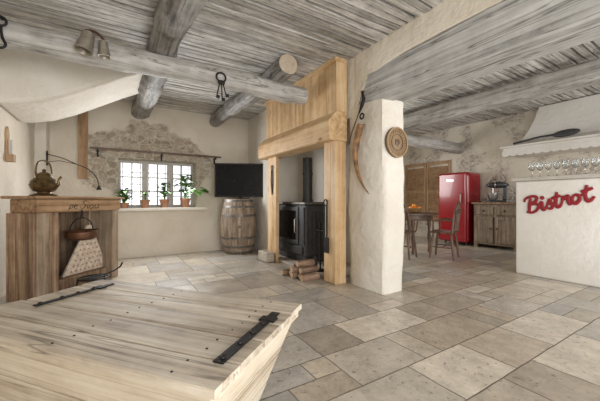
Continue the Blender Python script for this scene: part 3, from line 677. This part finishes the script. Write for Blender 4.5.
# ---------- PLANTS ----------
def leaf(base,d,L_,w,droop):
    d=Vector(d).normalized();side=d.cross(Vector((0,0,1)));
    if side.length<.1: side=Vector((1,0,0))
    side.normalize();V=[];F=[];n=5
    for i in range(n+1):
        t=i/n;p=Vector(base)+d*L_*t+Vector((0,0,-droop*t*t*L_));ww=w*math.sin(math.pi*min(.97,t*.9+.06))
        V+=[tuple(p-side*ww),tuple(p+Vector((0,0,-.15*w))),tuple(p+side*ww)]
    for i in range(n):
        for k in (0,1): F.append((i*3+k,i*3+k+1,i*3+k+4,i*3+k+3))
    return V,F
def plant(x,y,r,h,nl,ll,lw,up,label,trail=False):
    e=thing('potted_plant',label,'potted plant',(x,y,.873))
    mk('pot',lathe([(r*.65,0),(r*.9,h*.8),(r,h*.8),(r,h),(r*.88,h),(r*.8,h*.75)],20),M_terra,parent=e,smooth=True)
    mk('soil',lathe([(r*.8,h*.78),(r*.8,h*.86)],16),M_soil,parent=e)
    G=[]
    for i in range(nl):
        a=random.uniform(0,6.28);hh=random.uniform(.15,1)*up
        b=(math.cos(a)*r*(.4+hh)*1.2*random.random(),-abs(math.sin(a))*r*.6*random.random(),h+hh)
        G.append(leaf(b,(math.cos(a)*.9,-abs(math.sin(a))*.7,random.uniform(.2,1.0)),ll*random.uniform(.6,1.1),lw*random.uniform(.7,1.1),random.uniform(.2,.9)))
        G.append(tube([(0,0,h*.8),(b[0]*.6,b[1]*.6,h+hh*.5),b],.003,5))
    if trail:
        pts=[(0,0,h),(.10,-.06,h+.20),(.20,-.09,h+.12),(.29,-.10,h+.20),(.36,-.10,h+.08)]
        G.append(tube(pts,.003,5))
        for i in range(18):
            t=random.random()*3.99;k=int(t);p=Vector(pts[k]).lerp(Vector(pts[k+1]),t-k);a=random.uniform(0,6.28)
            G.append(leaf(p,(math.cos(a)*.7,-abs(math.sin(a)),random.uniform(-.3,.8)),ll*.7,lw*.9,.5))
    mk('foliage',G,M_leaf,parent=e,smooth=True)
plant(.14,5.90,.075,.09,54,.15,.040,.22,'small bushy green plant in a low pot on the window sill')
plant(.45,5.90,.080,.14,10,.11,.030,.16,'small green plant in a terracotta pot on the window sill')
plant(.76,5.90,.085,.15,22,.15,.055,.32,'upright leafy plant in a terracotta pot on the window sill')
plant(1.12,5.90,.095,.17,36,.16,.060,.42,'tall trailing leafy plant in a terracotta pot on the window sill',True)
# ---------- KITCHEN ----------
bc=thing('bar_counter','white plaster bar counter with a thin pale top','bar counter',(4.9,.5,0))
mk('body',box(-.2,.25,-2.0,1.46,0,1.262),M_bar,parent=bc,bevel=.02)
mk('worktop',box(-.25,.32,-2.0,1.50,1.263,1.31),M_worktop,parent=bc,bevel=.008)
bi=[[(.005,.0),(.02,.09),(.045,.185)],[(-.03,.15),(-.01,.19),(.05,.205),(.105,.185),(.10,.14),(.05,.108),(.035,.105),(.09,.098),(.115,.06),(.085,.012),(.03,-.005),(-.02,.015)],
 [(.110,.03),(.150,.105),(.148,.03),(.165,.0),(.195,.035)],[(.165,.155)],
 [(.195,.035),(.235,.115),(.24,.07),(.255,.035),(.235,.0),(.20,.012)],
 [(.25,.01),(.285,.06),(.315,.185)],[(.300,.13),(.288,.06),(.295,.005),(.32,.005),(.345,.04)],[(.255,.120),(.345,.132)],
 [(.345,.04),(.365,.115),(.372,.085),(.408,.11),(.405,.05),(.415,.005),(.44,.02)],
 [(.485,.105),(.455,.09),(.44,.04),(.465,.0),(.505,.035),(.505,.085),(.48,.105),(.53,.08)],
 [(.53,.08),(.565,.10),(.59,.185)],[(.575,.13),(.560,.06),(.57,.005),(.60,.005),(.635,.04)],[(.53,.122),(.635,.135)]]
RM=Matrix(((0,0,-1),(-1,0,0),(0,1,0))).to_4x4()
pz=Vector((4.690,1.80,.835))
sg=strokes('bistrot_sign',[[(a*1.06+b*.12,b*1.0) for a,b in s] for s in bi],.0215,M_redsign,None,RM@Matrix.Rotation(math.radians(15),4,'Z'),.35)
sg.location=pz; sg['label']='red cut-out script lettering sign reading Bistrot on the bar front'; sg['category']='sign'
wg=thing('wine_glass','clear stemmed wine glass standing on the bar top','wine glass',(4.78,1.80,1.311),0,'wine glasses on the bar')
mk('bowl',lathe([(.004,.085),(.024,.097),(.037,.125),(.038,.155),(.031,.20),(.0285,.20),(.035,.155),(.034,.126),(.021,.101),(.001,.092)],16),M_wine,parent=wg,smooth=True)
mk('stem',lathe([(.036,0),(.036,.005),(.008,.010),(.0055,.02),(.006,.085)],14),M_wine,parent=wg,smooth=True)
for i in range(1,8):
    dup(wg,(4.78,1.80-i*.090,1.311))
fg=thing('refrigerator','glossy red retro refrigerator with rounded corners and chrome handle','refrigerator',(6.86,3.99,0))
mk('body',box(-.28,.30,-.33,.33,.05,1.64),M_red,parent=fg,bevel=.09,seg=8)
mk('door',box(-.38,-.285,-.325,.325,.08,1.625),M_red,parent=fg,bevel=.045,seg=6)
mk('handle',tube([(-.37,-.24,.92),(-.415,-.24,.94),(-.415,-.24,1.14),(-.37,-.24,1.16)],.013,8),M_chrome,parent=fg,smooth=True)
mk('badge_strip',box(-.388,-.378,-.06,.10,1.44,1.47),M_chrome,parent=fg)
for sx in (-.20,.21):
    for sy in (-.24,.24): mk('foot',lathe([(.02,0),(.02,.06)],10,sx,sy),M_black,parent=fg)
sb=thing('sideboard','weathered brown wooden sideboard with drawers and doors','cabinet',(6.86,3.14,0))
mk('body',box(-.24,.30,-.42,.42,.08,.92),M_side,parent=sb,bevel=.01)
mk('worktop',box(-.28,.32,-.46,.46,.92,.965),M_barn,parent=sb,bevel=.01)
for s in (-1,1):
    d=mk('drawer',box(-.262,-.242,min(s*.02,s*.39),max(s*.02,s*.39),.70,.87),M_side,parent=sb,bevel=.008)
    mk('knob',ell((-.275,s*.20,.785),.015,.018,.018),M_iron,parent=d,smooth=True)
    y0,y1=min(s*.02,s*.39),max(s*.02,s*.39)
    d=mk('door',[box(-.262,-.242,y0,y1,.13,.66),box(-.272,-.262,y0,y0+.06,.13,.66),box(-.272,-.262,y1-.06,y1,.13,.66),box(-.272,-.262,y0+.06,y1-.06,.13,.19),box(-.272,-.262,y0+.06,y1-.06,.60,.66)],M_side,parent=sb,bevel=.004)
    mk('knob',ell((-.283,s*.06,.42),.013,.015,.015),M_iron,parent=d,smooth=True)
for xa in (-.24,.22):
    for ya in (-.42,.35): mk('foot',box(xa,xa+.07,ya,ya+.07,0,.08),M_side,parent=sb)
mxr=thing('stand_mixer','dark grey stand mixer with steel bowl on the sideboard','mixer',(6.80,3.17,.966),math.radians(115))
M_mix=plain('mixer_enamel',(.06,.06,.065),.35,.4,.1,5,0,.2)
mk('base',prism([(-.16,-.09),(.12,-.09),(.17,-.05),(.17,.05),(.12,.09),(-.16,.09)],'Z',0,.04),M_mix,parent=mxr,bevel=.012)
mk('column',box(-.17,-.08,-.05,.05,.04,.32),M_mix,parent=mxr,bevel=.03,seg=4)
mk('head',xf(ell((0,0,0),.20,.08,.07),TR(0,0,.36)),M_mix,parent=mxr,smooth=True)
mk('trim_band',xf(lathe([(.078,-.012),(.080,0),(.078,.012)],20),TR(.04,0,.36,0,math.pi/2,0)@Matrix.Diagonal((.9,1,1,1))),M_chrome,parent=mxr,smooth=True)
mk('bowl',lathe([(.05,.04),(.06,.05),(.09,.11),(.10,.19),(.095,.19),(.085,.11),(.05,.055)],24,.08,0),M_steel,parent=mxr,smooth=True)
mk('whisk',tube([(.08,0,.30),(.08,0,.18)],.012,8),M_steel,parent=mxr,smooth=True)
yA=onX(405,160,7.17).y; yB=onX(451,160,7.17).y; n=2; w=(yA-yB)/n
for i in range(n):
    y0=yB+i*w+.01;y1=yB+(i+1)*w-.01
    e=thing('wooden_shutter','brown wooden louvred shutter panel on the kitchen wall','shutter',(7.18,y0,0),0,'wooden shutters on the kitchen wall')
    hh=y1-y0
    mk('frame',[box(-.02,.02,0,.06,.45,2.02),box(-.02,.02,hh-.06,hh,.45,2.02),box(-.02,.02,.06,hh-.06,.45,.53),box(-.02,.02,.06,hh-.06,1.94,2.02),box(-.02,.02,.06,hh-.06,1.2,1.27)],M_shut,parent=e,bevel=.004)
    mk('slats',[xf(box(-.004,.004,.06,hh-.06,-.028,.028),TR(0,0,.56+k*.052,0,.5,0)) for k in range(26)],M_shut,parent=e)
rh=thing('range_hood','large white plaster kitchen hood with flared base','range hood',(7.198,1.7,0))
hoodV=[];hoodF=[];K=14
for i in range(K+1):
    t=i/K;z=2.06+.74*t;ins=.42*math.sqrt(t)*(1-.1*t)
    x0=-.62+ins;y1=1.18-ins;y0=-1.6
    hoodV+=[(x0,y0,z),(0,y0,z),(0,y1,z),(x0,y1,z)]
for i in range(K):
    for k in range(4): hoodF.append((i*4+k,i*4+(k+1)%4,(i+1)*4+(k+1)%4,(i+1)*4+k))
hoodF+=[(0,3,2,1),tuple(K*4+k for k in range(4))]
mk('chimney_body',(hoodV,hoodF),M_bar,parent=rh,smooth=True)
sc_=[(-1.6,1.95)]; ns=22
for i in range(ns):
    ya=-1.6+(1.24+1.6)*i/ns; yb=-1.6+(1.24+1.6)*(i+1)/ns
    for t in range(0,7):
        a=math.pi*t/6; sc_.append((ya+(yb-ya)*(1-math.cos(a))/2,1.885-.035*math.sin(a)))
sc_.append((1.24,1.95))
mk('lip',[box(-.68,0,-1.6,1.24,1.89,2.02),box(-.72,0,-1.6,1.28,2.02,2.058)],M_bar,parent=rh,bevel=.012,seg=3)
mk('scalloped_trim',prism(sc_,'X',-.705,-.682),M_bar,parent=rh)
sp=thing('giant_spoon','oversized black serving spoon resting on the hood ledge','spoon',(6.535,0,0))
c2=onX(517,140,6.535)
mk('spoon_bowl',[xf(ell((0,0,0),.022,.19,.062,20,10),TR(0,onX(566,132,6.535).y,2.15,-.05))],M_black,parent=sp,smooth=True)
mk('handle',tube([(0,onX(557,132,6.535).y,2.15),(0,onX(540,132,6.535).y,2.15),(0,c2.y+.02,2.10),(0,c2.y+.06,2.09)],[.022,.016,.022,.02],10),M_black,parent=sp,smooth=True)
tb=thing('dining_table','round dark wooden dining table with turned legs','table',(4.95,3.88,0))
mk('table_top',lathe([(.46,.72),(.50,.73),(.50,.755),(.48,.765)],40),M_dark,parent=tb,smooth=True)
mk('apron',lathe([(.38,.63),(.40,.63),(.40,.72),(.38,.72)],32,closed=True),M_dark,parent=tb)
for a in (.78,2.35,3.93,5.5): mk('leg',lathe([(.02,0),(.03,.05),(.02,.12),(.035,.3),(.022,.45),(.035,.55),(.035,.70)],12,.34*math.cos(a),.34*math.sin(a)),M_dark,parent=tb,smooth=True)
bk=thing('fruit_basket','round wicker basket holding oranges on the table','basket',(4.95,3.80,.766))
mk('bowl',lathe([(.08,0),(.13,.03),(.155,.08),(.16,.085),(.15,.085),(.12,.035),(.07,.012)],24),M_wick,parent=bk,smooth=True)
mk('rim',ring((0,0,.085),.155,.009,'Z',24,6),M_wick,parent=bk,smooth=True)
op=[(.06,0,.075),(-.03,.055,.075),(-.035,-.055,.075),(.0,0,.135),(.065,.07,.09),(-.09,0,.09),(.03,-.09,.09)]
for i,(a,b_,c) in enumerate(op):
    mk('orange',ell((0,0,0),.038,.038,.036,14,8),M_orange,smooth=True,label='ripe orange piled in the wicker basket',cat='orange',group='oranges in the basket',loc=(4.95+a,3.80+b_,.766+c))
def chair(loc,rz,label):
    e=thing('dining_chair',label,'chair',loc,rz,'dining chairs round the table')
    mk('seat',prism([(-.20,-.19),(.20,-.19),(.22,.12),(.17,.20),(-.17,.20),(-.22,.12)],'Z',.44,.47),M_dark,parent=e,bevel=.012)
    for sx,sy in ((-1,-1),(1,-1),(-1,1),(1,1)):
        mk('leg',tube([(sx*.15,sy*.14,.44),(sx*.175,sy*.165,.25),(sx*.20,sy*.19,0)],[.016,.023,.015],10),M_dark,parent=e,smooth=True)
    mk('stretcher',[tube([(sx*.18,-.17,.2),(sx*.18,.17,.2)],.010,8) for sx in (-1,1)]+[tube([(-.18,0,.2),(.18,0,.2)],.010,8)],M_dark,parent=e,smooth=True)
    arc=[(.21*math.cos(a)*1.0,-.17-.06*math.sin(a),.47+.50*math.sin(a)**.7) for a in [math.pi*k/14 for k in range(15)]]
    sp_=[tube([(x,-.17,.465),(x*1.15,-.215,.70),(x*1.2,-.225,.47+.50*(1-(x*1.2/.21)**2)**.35)],.010,8) for x in (-.12,-.06,0,.06,.12)]
    mk('backrest',[tube(arc,.017,8)]+sp_+[tube([(-.20,-.20,.80),(0,-.24,.82),(.20,-.20,.80)],[.025,.035,.025],8)],M_dark,parent=e,smooth=True)
    mk('arm_rest',tube([(-.20,-.19,.66),(-.25,.0,.67),(-.24,.12,.66),(-.21,.13,.47)],.014,8),M_dark,parent=e,smooth=True)
    mk('arm_rest',tube([(.20,-.19,.66),(.25,.0,.67),(.24,.12,.66),(.21,.13,.47)],.014,8),M_dark,parent=e,smooth=True)
    return e
chair((4.90,3.14,0),math.radians(20),'dark wooden spindle-back chair pulled up to the round table')
chair((4.30,3.56,0),math.radians(-70),'dark wooden chair half hidden beside the plaster pillar')
# ---------- LIGHTS ----------
def area(loc,tgt,sx,sy,e,c=(1,1,1)):
    l=bpy.data.lights.new('area','AREA'); l.shape='RECTANGLE'; l.size=sx;l.size_y=sy;l.energy=e;l.color=c
    o=bpy.data.objects.new('area_light',l);COL.objects.link(o);o.location=loc
    o.rotation_euler=(Vector(tgt)-Vector(loc)).to_track_quat('-Z','Y').to_euler(); return o
area((.6,-2.6,1.6),(1.6,3,1.2),2.6,1.6,88,(1,.985,.96))
area((5.5,-2.2,1.6),(5,3,1.2),2.6,1.6,80,(1,.985,.96))
area((.7,5.7,1.45),(.9,2,.4),1.2,.7,50,(.98,.99,1))
area((4.4,5.6,1.6),(4.6,2,.8),1.2,1,44,(1,.99,.97))
area((.7,-.6,.7),(.9,3.2,2.6),1.2,1.2,20,(1,.99,.97))  # unseen up-light, added only to brighten the main ceiling
area((4.0,.2,.7),(4.4,3.2,2.8),1.2,1.2,13,(1,.99,.97))  # second added up-light, out of view, lifts the kitchen ceiling
w=bpy.data.worlds.new('World');bpy.context.scene.world=w;w.use_nodes=True
bg=w.node_tree.nodes['Background'];bg.inputs[0].default_value=(.98,.985,1,1);bg.inputs[1].default_value=1.6
bpy.context.scene.view_settings.view_transform='Standard'
# ---------- CAMERA ----------
cam=bpy.data.cameras.new('cam');co=bpy.data.objects.new('camera',cam);COL.objects.link(co)
cam.sensor_width=36;cam.lens=18;cam.clip_start=.05
co.location=(0,0,1.0);co.rotation_euler=(math.pi/2,0,-math.atan2(S_,C_))
bpy.context.scene.camera=co
